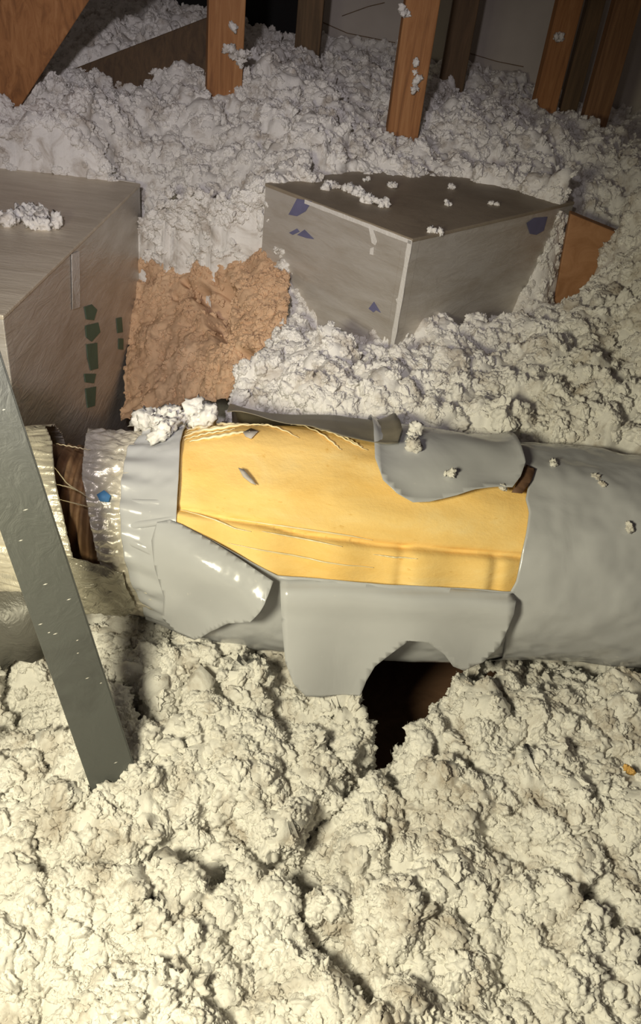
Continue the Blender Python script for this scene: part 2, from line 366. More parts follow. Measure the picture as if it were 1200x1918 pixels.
def pick(n, px, py):
    """random terrain points that the photograph sees"""
    P = Pd; q = P-EYE; z = q@fw; X = 600+F_PX*(q@rt)/z; Y = 959+F_PX*(q@dn)/z
    rr = P-A0; u = rr@AX; a = rr@E1; g = np.hypot(a, rr@E2)-Rad(u)
    ok = (X > px[0]-80) & (X < px[1]+80) & (Y > py[0]) & (Y < py[1]) & (z > .2) & ((g > .003) | (u < -.65)) & (P[:, 2] > .04)
    ok &= ~((np.abs(a) < Rad(u)) & (a > -.7*Rad(u)) & (a < .3*Rad(u)))
    ok &= (poly_sd(P[:, :2], CAV) < .006) | (P[:, 2] > .50)
    ok &= poly_sd(P[:, :2], PIT) < .03
    # even cover in the photograph: weight by the footprint of a cell
    idx = np.nonzero(ok)[0]; wt = AREA[idx]/np.maximum(z[idx], .3)**1.6; return rng.choice(idx, n, p=wt/wt.sum())

def fluffy_proto(name, seed, mat, nf=70):
    """one clump: a knobbly core wrapped in short curled fibres"""
    V, Fc = ico(4); d = 1+.7*(.55-worley(V*1.4+seed*7.3, 3))+.5*(.55-worley(V*3.1+seed*3.1, 6))+.12*(.5-worley(V*7+seed, 8))
    V = V*d[:, None]*np.array([1, .9, .75])*.92
    r_ = np.random.default_rng(int(seed*10)); VV = [V]; FF = [Fc]; base = len(V)
    for k in range(nf):
        p = V[r_.integers(len(V))]*r_.uniform(.96, 1.04); t = r_.normal(size=3); t -= p*(t@p)/(p@p)*.75; t /= np.linalg.norm(t); bn = np.cross(p, t); bn /= np.linalg.norm(bn)+1e-6
        L = r_.uniform(.25, .6); wd = r_.uniform(.008, .018); cv = r_.normal(size=3)*.25; pts = []
        for q in range(4):
            f_ = q/3-.5; c = p+t*L*f_+cv*(f_*f_)*L+p/np.linalg.norm(p)*(.05-.22*f_*f_*L); ww = wd*(1-abs(f_)*1.2); pts += [c-bn*ww, c+bn*ww]
        VV.append(np.array(pts)); fq_ = []
        for q in range(3): fq_ += [[2*q, 2*q+1, 2*q+3], [2*q, 2*q+3, 2*q+2]]
        FF.append(np.array(fq_)+base); base += 8
    V = np.concatenate(VV); Fc = np.concatenate(FF)
    me = bpy.data.meshes.new(name); me.from_pydata(V.tolist(), [], Fc.tolist()); me.materials.append(mat)
    me.polygons.foreach_set('use_smooth', np.ones(len(me.polygons), bool)); me.update(); return me
def clump_kit(name, mat, n=6, s0=1.):
    c = bpy.data.collections.new(name)
    for k in range(n): c.objects.link(bpy.data.objects.new('clump_shape', fluffy_proto('clump_shape', s0+k*1.7, mat)))
    return c
KIT = clump_kit('white_clump_shapes', M_clump); KIT_T = clump_kit('tan_clump_shapes', M_clump_t, 4, 30.)
def clump_nodes(kit):
    ng = bpy.data.node_groups.new('scatter_clumps', 'GeometryNodeTree')
    ng.interface.new_socket('Geometry', in_out='INPUT', socket_type='NodeSocketGeometry'); ng.interface.new_socket('Geometry', in_out='OUTPUT', socket_type='NodeSocketGeometry')
    N = ng.nodes; gi = N.new('NodeGroupInput'); go = N.new('NodeGroupOutput'); ip = N.new('GeometryNodeInstanceOnPoints'); ci = N.new('GeometryNodeCollectionInfo')
    ci.inputs['Collection'].default_value = kit; ci.inputs['Separate Children'].default_value = True; ci.inputs['Reset Children'].default_value = True
    def attr(nm, ty):
        a_ = N.new('GeometryNodeInputNamedAttribute'); a_.data_type = ty; a_.inputs['Name'].default_value = nm; return a_.outputs['Attribute']
    ip.inputs['Pick Instance'].default_value = True
    L = ng.links.new; L(gi.outputs[0], ip.inputs['Points']); L(ci.outputs[0], ip.inputs['Instance']); L(attr('pick', 'INT'), ip.inputs['Instance Index'])
    L(attr('turn', 'FLOAT_VECTOR'), ip.inputs['Rotation']); L(attr('grow', 'FLOAT_VECTOR'), ip.inputs['Scale']); L(ip.outputs[0], go.inputs[0]); return ng
NG_W = clump_nodes(KIT); NG_T = clump_nodes(KIT_T)
def scatter(name, pos, size, ng=None, nk=6):
    n = len(pos); me = bpy.data.meshes.new(name); me.vertices.add(n); me.vertices.foreach_set('co', pos.astype(np.float32).ravel())
    a_ = me.attributes.new('pick', 'INT', 'POINT'); a_.data.foreach_set('value', rng.integers(0, nk, n).astype(np.int32))
    a_ = me.attributes.new('turn', 'FLOAT_VECTOR', 'POINT'); a_.data.foreach_set('vector', rng.uniform(-3.1, 3.1, (n, 3)).astype(np.float32).ravel())
    a_ = me.attributes.new('grow', 'FLOAT_VECTOR', 'POINT'); a_.data.foreach_set('vector', (size[:, None]*rng.uniform(.65, 1.35, (n, 3))).astype(np.float32).ravel())
    o = bpy.data.objects.new(name, me); COL.objects.link(o); md = o.modifiers.new('scatter', 'NODES'); md.node_group = ng or NG_W; return o
i2 = pick(12500, (0, 1200), (1130, 2000)); s2 = .0055+.014*rng.random(len(i2))**2.2
o = scatter('insulation_clumps', Pd[i2]-NG[i2]*(s2*.45)[:, None], s2); tag(o, 'loose white clumps of blown insulation in front of the torn duct', 'insulation', kind='stuff')
i1 = pick(14000, (0, 1200), (0, 900)); s1 = .006+.014*rng.random(len(i1))**2
lipc = np.array(CAV[:7]); tl = rng.uniform(0, 5.999, 1300); kl = tl.astype(int); lq = lipc[kl]+(lipc[kl+1]-lipc[kl])*(tl-kl)[:, None]+rng.normal(size=(1300, 2))*.007
lz = H0(lq)-rng.uniform(-.01, .05, 1300); sl_ = .005+.010*rng.random(1300)**1.6
o = scatter('insulation_clumps', np.vstack([Pd[i1]-NG[i1]*(s1*.35)[:, None], np.c_[lq, lz]]), np.concatenate([s1, sl_])); tag(o, 'loose white clumps of blown insulation behind the duct, around the foil boxes', 'insulation', kind='stuff')

# old tan insulation in the hollow between the two boxes
def spline(rows, ts):
    rows = np.array(rows); k = np.linspace(0, 1, len(rows)); return np.stack([np.interp(ts, k, rows[:, c]) for c in range(3)], -1)
nx, ny = 220, 200; tt_ = np.linspace(0, 1, nx)
Lt = spline([TY(240, 490, 2.0), TY(340, 502, 1.93), TY(430, 500, 1.87), T(495, 474, .605), T(534, 500, .585)], tt_)
Lm = spline([TY(240, 600, 1.9), TY(330, 600, 1.80), TY(420, 592, 1.73), T(480, 565, .55), T(538, 595, .545)], tt_)
Lb = spline([TY(235, 760, 1.70), TY(340, 735, 1.60), TY(420, 722, 1.54), T(470, 705, .45), T(518, 695, .485)], tt_)
sv = np.linspace(-.06, 1.08, ny)[:, None, None]
Pt = Lt*(2*(sv-.5)*(sv-1))+Lm*(4*sv*(1-sv))+Lb*(2*sv*(sv-.5))
Gt = np.cross(np.gradient(Pt, axis=1), np.gradient(Pt, axis=0)); Nt = (-Gt/np.linalg.norm(Gt, axis=-1, keepdims=True)).reshape(-1, 3); Nt *= np.sign(Nt[:, 2:3]+1e-9); Pt = Pt.reshape(-1, 3)
qv = Pt-EYE; zz = qv@fw; HXY = np.c_[600+F_PX*(qv@rt)/zz, 959+F_PX*(qv@dn)/zz]
HOL = [(345, 530), (425, 522), (448, 560), (430, 620), (445, 650), (505, 676), (470, 690), (405, 640), (385, 605), (362, 565)]
hs = poly_sd(HXY, HOL)+26*(vnoise(Pt*30, 4)-.5)
Pt = Pt-Nt*(.085*sstep(-4, 22, hs))[:, None]
Pt = Pt+Nt*(clump(Pt, .45)+.008*(vnoise(Pt*50, 6)-.5))[:, None]
g = grid_faces(ny, nx)
o = fast_mesh('old_insulation', Pt, g, M_tan); tag(o, 'old tan brown insulation exposed in the hollow between the two foil boxes', 'insulation', kind='stuff')
it = rng.choice(len(Pt), 1500); st_ = .003+.007*rng.random(len(it))**2
o = scatter('old_insulation_clumps', Pt[it]-Nt[it]*(st_*.3)[:, None], st_, NG_T, 4); tag(o, 'crumbly tan clumps on the old insulation between the two foil boxes', 'insulation', kind='stuff')

# ------------------------------------------------------------------ foil-faced duct board boxes
bL, bF, bR, bB = [atz(*p, .757)[:2] for p in ((497, 345), (772, 450), (1075, 380), (830, 303))]
bB = bL+bR-bF
box = empty('duct_board_box', ((bL+bR)/2).tolist()+[.40])
def panel(name, a, b, z0, z1, tk, mat, parent):
    """upright board between ground points a and b, tk thick towards the inside"""
    a = np.array(a); b = np.array(b); d_ = b-a; n_ = np.array([-d_[1], d_[0]])/np.linalg.norm(d_)
    o = prism(name, [a, b, b+n_*tk, a+n_*tk], z0, z1, mat, parent); return bevel(o, .002)
for a, b in ((bL, bF), (bF, bR), (bR, bB), (bB, bL)): panel('side_panel', a, b, .40, .757, .025, M_board, box)
cc = (bL+bR)/2
lidp = [p+(p-cc)*.004 for p in (bL, bF, bR, bB)]
lid = bevel(prism('lid', lidp, .752, .760, M_board_top, box), .002)
tag(box, 'silver foil box with blue printing, standing in insulation behind the duct', 'duct box')
def strip(name, pts, wd, n, mat, parent, lift=.0015):
    """ribbon of tape along pts, lying on a plane with normal n"""
    pts = [np.array(p) for p in pts]; n = np.array(n)/np.linalg.norm(n); V = []; Fc = []
    for i, p in enumerate(pts):
        t = pts[min(i+1, len(pts)-1)]-pts[max(i-1, 0)]; t = t/np.linalg.norm(t); s = np.cross(n, t); ww = wd*(1+.35*(random.random()-.5))
        V += [p+s*ww/2+n*lift, p-s*ww/2+n*lift]
    for i in range(len(pts)-1): Fc.append((2*i, 2*i+1, 2*i+3, 2*i+2))
    return thick(mesh(name, V, Fc, mat, parent), .001, 0)
def lerp3(a, b, n): return [np.array(a)+(np.array(b)-np.array(a))*t for t in np.linspace(0, 1, n)]
dLF = np.append(bF-bL, 0); dLF /= np.linalg.norm(dLF); nLF = np.array([dLF[1], -dLF[0], 0]); nLF = nLF if nLF[1] < 0 else -nLF
dFR = np.append(bR-bF, 0); dFR /= np.linalg.norm(dFR); nFR = np.array([dFR[1], -dFR[0], 0]); nFR = nFR if nFR[1] < 0 else -nFR
pF = np.append(bF, .757); pL = np.append(bL, .757)
tag(strip('edge_tape', lerp3(pL+(pF-pL)*.30+[0, 0, -.004], pF+[0, 0, -.004], 12), .009, nLF, M_tape, box), 'pale worn tape along the top edge')
tag(strip('edge_tape', lerp3(pF+[0, 0, -.002]-dLF*.004, np.append(bF, .50)-dLF*.004, 12), .011, nLF, M_tape, box), 'pale worn tape down the front corner')
def on_face(pts, p0, n, lift=.0012): return [onplane(x, y, np.array(p0)+n*lift, n) for x, y in pts]
def decal(name, pts, p0, n, mat, parent, lift=.0012):
    V = on_face(pts, p0, n, lift); o = mesh(name, V, [tuple(range(len(V)))], mat, parent); return thick(o, .0006, 0)
for pts in ([(545, 393), (556, 372), (584, 377), (572, 396), (556, 405), (540, 402)], [(556, 440), (570, 430), (588, 448), (574, 446)], [(541, 436), (556, 428), (561, 434), (548, 440)],
            [(690, 578), (700, 565), (713, 586), (704, 581), (699, 585)]):
    tag(decal('printed_mark', pts, pF, nLF, M_blue, box), 'smudged dark blue print')
for pts in ([(986, 418), (1000, 408), (1025, 406), (1018, 432), (1004, 440), (992, 438)],): tag(decal('printed_mark', pts, pF, nFR, M_blue, box), 'smudged dark blue print')
for pts in ([(690, 425), (698, 428), (706, 452), (703, 460), (696, 455), (693, 440)], [(693, 465), (700, 463), (699, 478), (692, 476)], [(741, 560), (748, 556), (752, 566), (744, 570)]):
    decal('tape_scrap', pts, pF, nLF, M_tape, box, .002)

# left box
LZ = .68
lc = atz(262, 347, LZ)[:2]; ln = atz(0, 600, LZ)[:2]; dv = (lc-ln)/np.linalg.norm(lc-ln)
lnear = ln+dv*.012; lp = [lc, lc+np.array([-.75, .06]), lnear+np.array([-.75, 0]), lnear]
lbox = empty('duct_board_box', (float(lc[0])-.35, 1.55, .05))
panel('side_panel', lp[3], lp[0], .05, LZ, .025, M_board, lbox); panel('side_panel', lp[2], lp[3], .05, LZ, .025, M_board, lbox)
panel('side_panel', lp[0], lp[1], .05, LZ, .025, M_board, lbox); panel('side_panel', lp[1], lp[2], .05, LZ, .025, M_board, lbox)
c2 = sum(np.array(p) for p in lp)/4
M_board_top2 = mat_foil('dusty_tan_foil', (.72, .65, .53), .45, .3, 16, .25, (1, 5, 1), (.56, .49, .38), (.4, .75))
bevel(prism('lid', [np.array(p)+(np.array(p)-c2)*.004 for p in lp], LZ-.004, LZ+.004, M_board_top2, lbox), .002)
tag(lbox, 'large silver foil box with green printing at the left edge', 'duct box')
nLB = np.array([dv[1], -dv[0], 0]); pLB = np.append(lc, LZ)
decal('tape_strip', [(134, 476), (149, 470), (150, 575), (136, 580)], pLB, nLB, M_tape, lbox, .002)
for pts in ([(158, 575), (172, 570), (182, 580), (176, 600), (162, 598)], [(160, 610), (184, 604), (188, 622), (172, 640), (162, 632)], [(162, 645), (182, 642), (184, 690), (170, 694), (164, 670)], [(158, 700), (180, 700), (176, 718), (160, 716)], [(160, 728), (180, 724), (178, 760), (164, 764)],
            [(218, 596), (228, 594), (230, 622), (220, 624)], [(222, 634), (231, 634), (231, 655), (222, 654)]):
    tag(decal('printed_letter', pts, pLB, nLB, M_green, lbox), 'smeared green print')
tag(strip('edge_tape', lerp3(np.append(lc, LZ+.005)+[-.01, -.004, 0], np.append(lc, LZ+.005)+[-.16, .006, 0], 6), .008, (0, 0, 1), M_tape, lbox), 'pale foil fold along the back edge')

# brown board right of the centre box
bp = aty(1098, 500, float(bR[1])+.0)
WB = [aty(x, y, 2.0) for x, y in ((1068, 400), (1158, 437), (1120, 640), (1022, 640))]
bo = mesh('wood_block', WB+[p+np.array([.004, .036, 0]) for p in WB],
          [(0, 1, 2, 3), (4, 5, 6, 7), (0, 1, 5, 4), (1, 2, 6, 5), (2, 3, 7, 6), (3, 0, 4, 7)], M_brown)
bevel(bo, .003); tag(bo, 'plain brown wood block half buried at the right of the foil box', 'wood block')

# ------------------------------------------------------------------ timbers
def post(px, py, z, w_, t_, yaw, label, mat, up=1.2, lean=(0, 0), plate=None, name='wood_post'):
    p = atz(px, py, z); root = empty(name, (p[0], p[1], z-.25)); fdir = (math.sin(yaw), -math.cos(yaw), 0)
    beam('timber', (p[0], p[1], z-.25), (p[0]+lean[0], p[1]+lean[1], z+up), w_, t_, fdir, mat, root)
    if plate:
        pts = [onplane(x, y, p+np.array(fdir)*(t_/2+.001), np.array(fdir)) for x, y in plate]
        thick(mesh('nail_plate', pts, [tuple(range(len(pts)))], M_plate, root), .0015, 0)
    tag(root, label, 'wood post'); return root, p, np.array(fdir)
gp = 'web posts rising from the insulation'
pA = post(417, 210, .80, .095, .04, math.radians(18), 'orange pine post above the gap between the two foil boxes', M_wood, plate=[(392, 205), (440, 210), (436, 236), (400, 230)])
pB = post(750, 262, .80, .085, .04, math.radians(8), 'orange pine post rising right behind the centre foil box', M_wood, plate=[(722, 250), (772, 262), (756, 284), (706, 276)])
pC = post(1014, 214, .80, .085, .04, math.radians(10), 'orange pine post near the right edge with a white fluff smear', M_wood)
pD = post(1108, 236, .80, .085, .045, math.radians(5), 'darkest and rightmost pine post by the gray wall', M_wood2 if False else mat_wood('brown_pine', (.15, .07, .028), (.22, .11, .045), (.30, .16, .07)))
post(842, 170, .84, .085, .05, 0, 'dark olive stud close behind the right side of the middle post', M_wood2, name='wood_stud')
post(1062, 205, .81, .06, .05, 0, 'narrow dark stud between the two rightmost posts', M_wood2, name='wood_stud')
post(575, 100, .90, .085, .05, 0, 'dark stud at the left end of the gray wall, beside the black opening', M_wood2, name='wood_stud')
# large slanted web at the upper left corner
g0 = aty(-100, 290, 2.09); g1 = aty(190, -180, 2.09)
o = beam('slanted_timber', g0, g1, .148, .05, (.55, -1, -.15), M_wood, None); tag(o, 'wide orange pine beam slanting across the upper left corner', 'wood beam')
d0 = aty(40, 235, 2.40); d1 = aty(412, 92, 2.54)
o = beam('buried_timber', d0, d1, .16, .04, (0, -1, .3), mat_wood('deep_brown_pine', (.05, .028, .012), (.085, .05, .022), (.12, .07, .03)), None); tag(o, 'dark board lying slantwise in insulation left of the tall post', 'wood beam')  # board in a deeper brown than the other timbers
s0 = aty(520, 225, 2.35); s1 = aty(655, 322, 2.22)
o = beam('wood_lath', s0, s1, .035, .02, (0, -1, 1), M_wood2, None); tag(o, 'short dark lath poking out behind the foil box lid', 'wood lath')
k0 = aty(470, 60, 3.5)
wl = mesh('dark_opening_sheet', [(-3, WY+.3, 0), (wx+.2, WY+.3, 0), (wx+.2, WY+.3, 2.6), (-3, WY+.3, 2.6)], [(0, 1, 2, 3)], M_black); tag(wl, kind='structure')  # black sheet painting in the unlit depth of the opening
# thin cracks on the wall
def wall_line(pts):
    P = [onplane(x, y, (0, WY-.001, 0), np.array([0, -1., 0])) for x, y in pts]
    return strip('joint_line', P, .003, (0, -1, 0), M_wood2, bpy.data.objects['wall_back'], .001)
wall_line([(600, 40), (650, 62), (700, 72), (740, 80)]); wall_line([(880, 100), (930, 115), (980, 125)]); wall_line([(640, 30), (690, 12), (720, 5)])

# ------------------------------------------------------------------ flexible duct parts
duct = empty('flexible_duct', tuple(A0-[0, 0, .19]+AX*.4)); tag(duct, 'gray flexible duct torn open to yellow fiberglass, lying in the insulation', 'duct')
def edge_fn(pts, off=0.):
    q = uvs(pts, off); k = np.argsort(q[:, 1]); return lambda th: np.interp(th, q[k, 1], q[k, 0])
def tube_grid(name, ulo, uhi, tlo, thi, nu, nt_, dispf, mat, off=0., parent=duct):
    """surface over u in [ulo(th),uhi(th)], th in [tlo,thi]"""
    th = np.linspace(tlo, thi, nt_)[:, None]; s = np.linspace(0, 1, nu)[None, :]
    a = ulo(th) if callable(ulo) else np.full_like(th, ulo); b = uhi(th) if callable(uhi) else np.full_like(th, uhi)
    u = a+(b-a)*s; tt = np.repeat(th, nu, 1); P = tube(u, tt, off+dispf(u, tt)).reshape(-1, 3)
    return fast_mesh(name, P, grid_faces(nt_, nu), mat, parent)
def n3(u, th, f1, f2, k): return vnoise(np.stack([u.ravel()*f1, th.ravel()*f2, np.zeros(u.size)], -1), k).reshape(u.shape)-.5

# yellow blanket with its seam
sq = uvs([(300, 945), (333, 951), (420, 966), (540, 992), (640, 1010), (760, 1024), (860, 1032), (975, 1042), (1050, 1050)]); o_ = np.argsort(sq[:, 0])
seam = lambda u: np.interp(u, sq[o_, 0], sq[o_, 1])
fold_u = [to_uv(755, 1060)[0], to_uv(930, 1070)[0]]
lo = uvs([(325, 975), (400, 1012), (470, 1050), (520, 1076), (600, 1082), (700, 1090), (830, 1098), (960, 1108), (1000, 1110)])
ou = np.argsort(lo[:, 0]); lowf = lambda u: np.interp(u, lo[ou, 0], lo[ou, 1])
def yd(u, th):
    a = (th-seam(u))*Rad(u); d = -.012+.010*n3(u, th, 6, 2.5, 1)+.006*n3(u, th, 16, 6, 2)
    d += np.where(a < 0, .007*sstep(0, .012, -a), 0)-.008*np.exp(-(a/.0045)**2)
    for f in fold_u: d -= np.where(a < 0, .007*np.exp(-((u-f)/.010)**2), 0)
    d += np.where(a < 0, .004*np.cos((u)*55), 0)
    return np.where(th < lowf(u)-.06, np.minimum(d, -.010), d)
yb = tube_grid('fiberglass_blanket', to_uv(318, 950)[0], to_uv(1015, 960)[0], -1.0, 3.3, 260, 220, yd, M_yel); tag(yb, 'exposed yellow fiberglass wrap')
# gray jacket: left cuff, belly and right sleeve share one skin
def jd(u, th): return .010*n3(u, th, 7, 3, 5)+.005*n3(u, th, 22, 5, 6)+.002*n3(u, th, 60, 14, 7)
JR = edge_fn([(975, 868), (992, 885), (990, 905), (984, 935), (990, 960), (984, 1000), (976, 1040), (966, 1090), (955, 1110), (948, 1160), (940, 1235)])
sl = tube_grid('jacket_sleeve', JR, 1.5, -2.2, 3.9, 240, 200, jd, M_jac); thick(sl, .002); tag(sl, 'smooth gray plastic jacket')
JL0 = edge_fn([(262, 815), (238, 840), (228, 900), (226, 960), (230, 1020), (240, 1070), (265, 1130)])
JL1 = edge_fn([(345, 800), (337, 830), (334, 900), (330, 972), (332, 1000), (340, 1060), (350, 1180)])
def jl(u, th): return jd(u, th)+.004*np.sin(th*26+u*30)*np.exp(-np.maximum(u-.0, 0)/.05)
cf = tube_grid('jacket_cuff', JL0, JL1, -2.2, 3.9, 60, 260, jl, M_jac, .002); thick(cf, .002)
uu = np.linspace(to_uv(328, 980)[0], to_uv(1010, 1080)[0], 160)[None, :]; ss = np.linspace(0, 1, 90)[:, None]
TH = lowf(uu)*(1-ss)+(-2.2)*ss; U = np.repeat(uu, 90, 0)
bl = fast_mesh('jacket_belly', tube(U, TH, jd(U, TH)-.007*sstep(.58, .63, U)+.001).reshape(-1, 3), grid_faces(90, 160), M_jac, duct); thick(bl, .002)

def patch(name, uvpoly, offf, mat, parent=duct, step=.010, tk=.0008, surf=None, smooth=True):
    """polygon in duct coordinates (u, th*.19), cut into a fine grid, bent round the duct and lifted by offf"""
    pl = np.array(uvpoly, float).copy(); pl[:, 1] *= .19
    bm = bmesh.new(); bm.faces.new([bm.verts.new((p[0], p[1], 0)) for p in pl])
    for ax in (0, 1):
        for c in np.arange(pl[:, ax].min()+step, pl[:, ax].max(), step):
            n = [0, 0, 0]; n[ax] = 1; co = [0, 0, 0]; co[ax] = c
            bmesh.ops.bisect_plane(bm, geom=bm.verts[:]+bm.edges[:]+bm.faces[:], plane_co=co, plane_no=n)
    bmesh.ops.triangulate(bm, faces=[f for f in bm.faces if len(f.verts) > 4])
    me = bpy.data.meshes.new(name); bm.to_mesh(me); bm.free()
    co = np.empty(len(me.vertices)*3, np.float32); me.vertices.foreach_get('co', co); co = co.reshape(-1, 3).astype(float)
    ed = poly_sd(co[:, :2], pl); ed = np.maximum(ed, 0)
    u, th = co[:, 0], co[:, 1]/.19
    me.vertices.foreach_set('co', tube(u, th, offf(u, th, ed)).astype(np.float32).ravel()); me.update()
    o = link_mesh(name, me, mat, parent, smooth)
    return thick(o, tk, 0) if tk else o
# remnant of the jacket on the upper right of the tear
tq = uvs([(697, 832), (699, 870), (714, 908), (740, 930), (770, 946), (800, 945), (850, 935), (885, 926), (925, 922), (952, 924), (968, 905), (978, 880)])
poly = np.vstack([tq, [[tq[-1, 0]+.01, 2.5], [tq[0, 0]+.01, 2.5]]])
def off_rem(u, th, ed): return .006+.010*np.exp(-ed/.012)+jd(u[None], th[None])[0]*.8
rm = patch('jacket_remnant', poly, off_rem, M_jac); tag(rm, 'ragged gray jacket scrap over the yellow wrap')
tag(patch('tear_shade_patch', uvs([(966, 908), (983, 876), (1000, 884), (992, 905), (975, 928), (955, 926)]), lambda u, th, ed: .006+0*u, M_floor, step=.01, tk=.001), 'dark brown patch painting the shade in the tear')  # brown patch standing in for the shaded hole at the tear
# jacket folded back over the crown
fq = uvs([(745, 828), (725, 828), (690, 822), (640, 818), (600, 806), (565, 792), (520, 782), (470, 776), (425, 774)], .022)
poly = np.vstack([fq, [[fq[-1, 0]-.0, fq[-1, 1]+.35], [fq[-1, 0], 2.7], [fq[0, 0]+.01, 2.7], [fq[0, 0]+.01, fq[0, 1]+.2]]])
def off_fold(u, th, ed): return .006+.014*np.exp(-ed/.03)+.004*np.sin(u*45)*np.exp(-ed/.05)+.004*n3(u[None], th[None], 30, 8, 3)[0]
M_fold = mat_plain('olive_fold', (.24, .215, .165), .45)  # folded strip in a darker olive than the gray jacket
fo = patch('folded_jacket_edge', poly, off_fold, M_fold); tag(fo, 'gray jacket folded back along the top of the tear')
# peeled flap at lower left, with a curled shiny edge
pq = uvs([(296, 978), (318, 974), (340, 982), (420, 1024), (512, 1074), (503, 1090), (490, 1110), (470, 1132), (430, 1141), (398, 1157), (368, 1173), (335, 1166), (306, 1146), (309, 1110), (292, 1060), (286, 1010)])
eA, eB = pq[2]*[1, .19], pq[4]*[1, .19]; ev = (eB-eA)/np.linalg.norm(eB-eA); en = np.array([ev[1], -ev[0]])
def off_peel(u, th, ed):
    q = np.c_[u, th*.19]-eA; s = q@en; s = s if np.median(s) > 0 else -s; l = q@ev
    curl = .006+.016*np.sin(np.clip(s/.024, 0, 1)*math.pi/2); rest = np.where(s > .024, .022*np.exp(-((s-.024)/.05)**2)+.004, 0)
    base = np.where(s < .024, curl, np.maximum(rest, .006)); fade = sstep(-.03, .06, l)
    return .004+base*(.35+.65*fade)+.020*sstep(.03, .16, l)*np.exp(-ed/.035)
pf = patch('peeled_flap', pq, off_peel, M_jac, step=.006); tag(pf, 'peeled gray jacket flap with curled shiny edge')
# second loose layer at the lower left: tucks and creases in the cuff
for a, b, wd in (((233, 1008), (286, 1032), .010), ((238, 985), (330, 972), .008), ((240, 940), (300, 942), .006)):
    qa, qb = to_uv(*a), to_uv(*b); n = 24; V = []
    for t in np.linspace(0, 1, n):
        u, th = qa[0]+(qb[0]-qa[0])*t, qa[1]+(qb[1]-qa[1])*t; hgt = wd*math.sin(math.pi*min(t*1.0, 1))*.8+.001
        for k in range(7):
            ph = math.pi*k/6; V.append(tube(np.array(u), np.array(th-math.cos(ph)*wd*.8/.17), .002+math.sin(ph)*hgt*.7))
    fast_mesh('jacket_crease', np.array(V), grid_faces(n, 7), M_jac, duct)
# hanging flap: a sheet that falls from the lower lip of the tear
hp = [(524, 1082), (600, 1084), (700, 1091), (830, 1099), (957, 1109), (966, 1125), (962, 1150), (950, 1180), (935, 1212), (905, 1240), (868, 1256), (848, 1248), (832, 1226), (802, 1204), (766, 1200), (738, 1220), (702, 1248), (686, 1275), (674, 1304), (640, 1300), (600, 1306), (572, 1304), (550, 1282), (534, 1240), (527, 1160)]
bm = bmesh.new(); bm.faces.new([bm.verts.new((x, -y, 0)) for x, y in hp])
for ax, rng_ in ((0, np.arange(540, 960, 12)), (1, np.arange(-1300, -1085, 10))):
    for c in rng_:
        n = [0, 0, 0]; n[ax] = 1; cc_ = [0, 0, 0]; cc_[ax] = float(c)
        bmesh.ops.bisect_plane(bm, geom=bm.verts[:]+bm.edges[:]+bm.faces[:], plane_co=cc_, plane_no=n)
bmesh.ops.triangulate(bm, faces=[f for f in bm.faces if len(f.verts) > 4])
me = bpy.data.meshes.new('hanging_flap'); bm.to_mesh(me); bm.free()
nH = E1; top0 = float(Rad(.4))+.006
for v in me.vertices:
    x, y = v.co.x, -v.co.y; yt = np.interp(x, [524, 600, 700, 830, 957, 970], [1082, 1084, 1091, 1099, 1109, 1110]); s = max(y-yt, 0)/200.
    bulge = .012*sstep(0, .25, s)+.012*math.sin(x/38.)*s+.008*math.sin(x/90.+1)*s+.035*max(s-.35, 0)
    q = onplane(x, y, A0+nH*(top0+bulge), nH)
    uq, tq_ = to_uv(x, y); ps = tube(np.array(uq), np.array(tq_), .004); k = float(sstep(0, .12, np.array(s))); v.co = Vector(ps*(1-k)+q*k)
hf = link_mesh('hanging_flap', me, M_jac, duct, True); thick(hf, .0008, 0); tag(hf, 'torn gray jacket flap hanging from the lower lip')
# little gray scraps on the yellow
for pts in ([(446, 875), (456, 878), (470, 894), (480, 908), (470, 904), (455, 892)], [(455, 808), (470, 800), (484, 806), (470, 820), (460, 816)]):
    patch('jacket_scrap', uvs(pts), lambda u, th, ed: -.002+0*u, M_chip, step=.02, tk=.001)
# pale strands painting in the thin highlights of clear plastic film
def film_strand(pts, off, rad=.0011):
    q = uvs(pts); n = 30; t = np.linspace(0, 1, len(q)); tn = np.linspace(0, 1, n); u = np.interp(tn, t, q[:, 0]); th = np.interp(tn, t, q[:, 1])
    P = tube(u, th, (yd(u[None], th[None])[0] if off is None else off)+.0022+.0008*np.sin(tn*40)); V = []
    for i in range(n):
        a = P[min(i+1, n-1)]-P[max(i-1, 0)]; a /= np.linalg.norm(a); b = np.cross(a, E2); b /= np.linalg.norm(b); c = np.cross(a, b); r_ = rad*math.sin(math.pi*(.08+.84*i/(n-1)))
        for k in range(6): V.append(P[i]+r_*(math.cos(k*1.047)*b+math.sin(k*1.047)*c))
    return fast_mesh('film_glint_strand', np.array(V), grid_faces(n, 6, True), M_film_glint, duct)
for pts in ([(333, 951), (400, 972), (440, 990), (470, 996)], [(430, 968), (500, 980), (580, 992), (660, 1004), (700, 1012)], [(425, 1018), (520, 1036), (600, 1052), (700, 1066)], [(490, 995), (560, 1008), (640, 1024)],
            [(348, 805), (400, 790), (460, 786), (510, 792)], [(345, 818), (390, 806), (440, 800)], [(470, 775), (500, 790), (560, 815)], [(545, 785), (590, 800), (625, 824), (640, 836)], [(590, 795), (640, 812), (690, 834)], [(610, 800), (650, 812), (680, 828)], [(700, 1040), (740, 1045), (780, 1046)], [(360, 795), (420, 775), (470, 768)]):
    film_strand(pts, None, .0014)

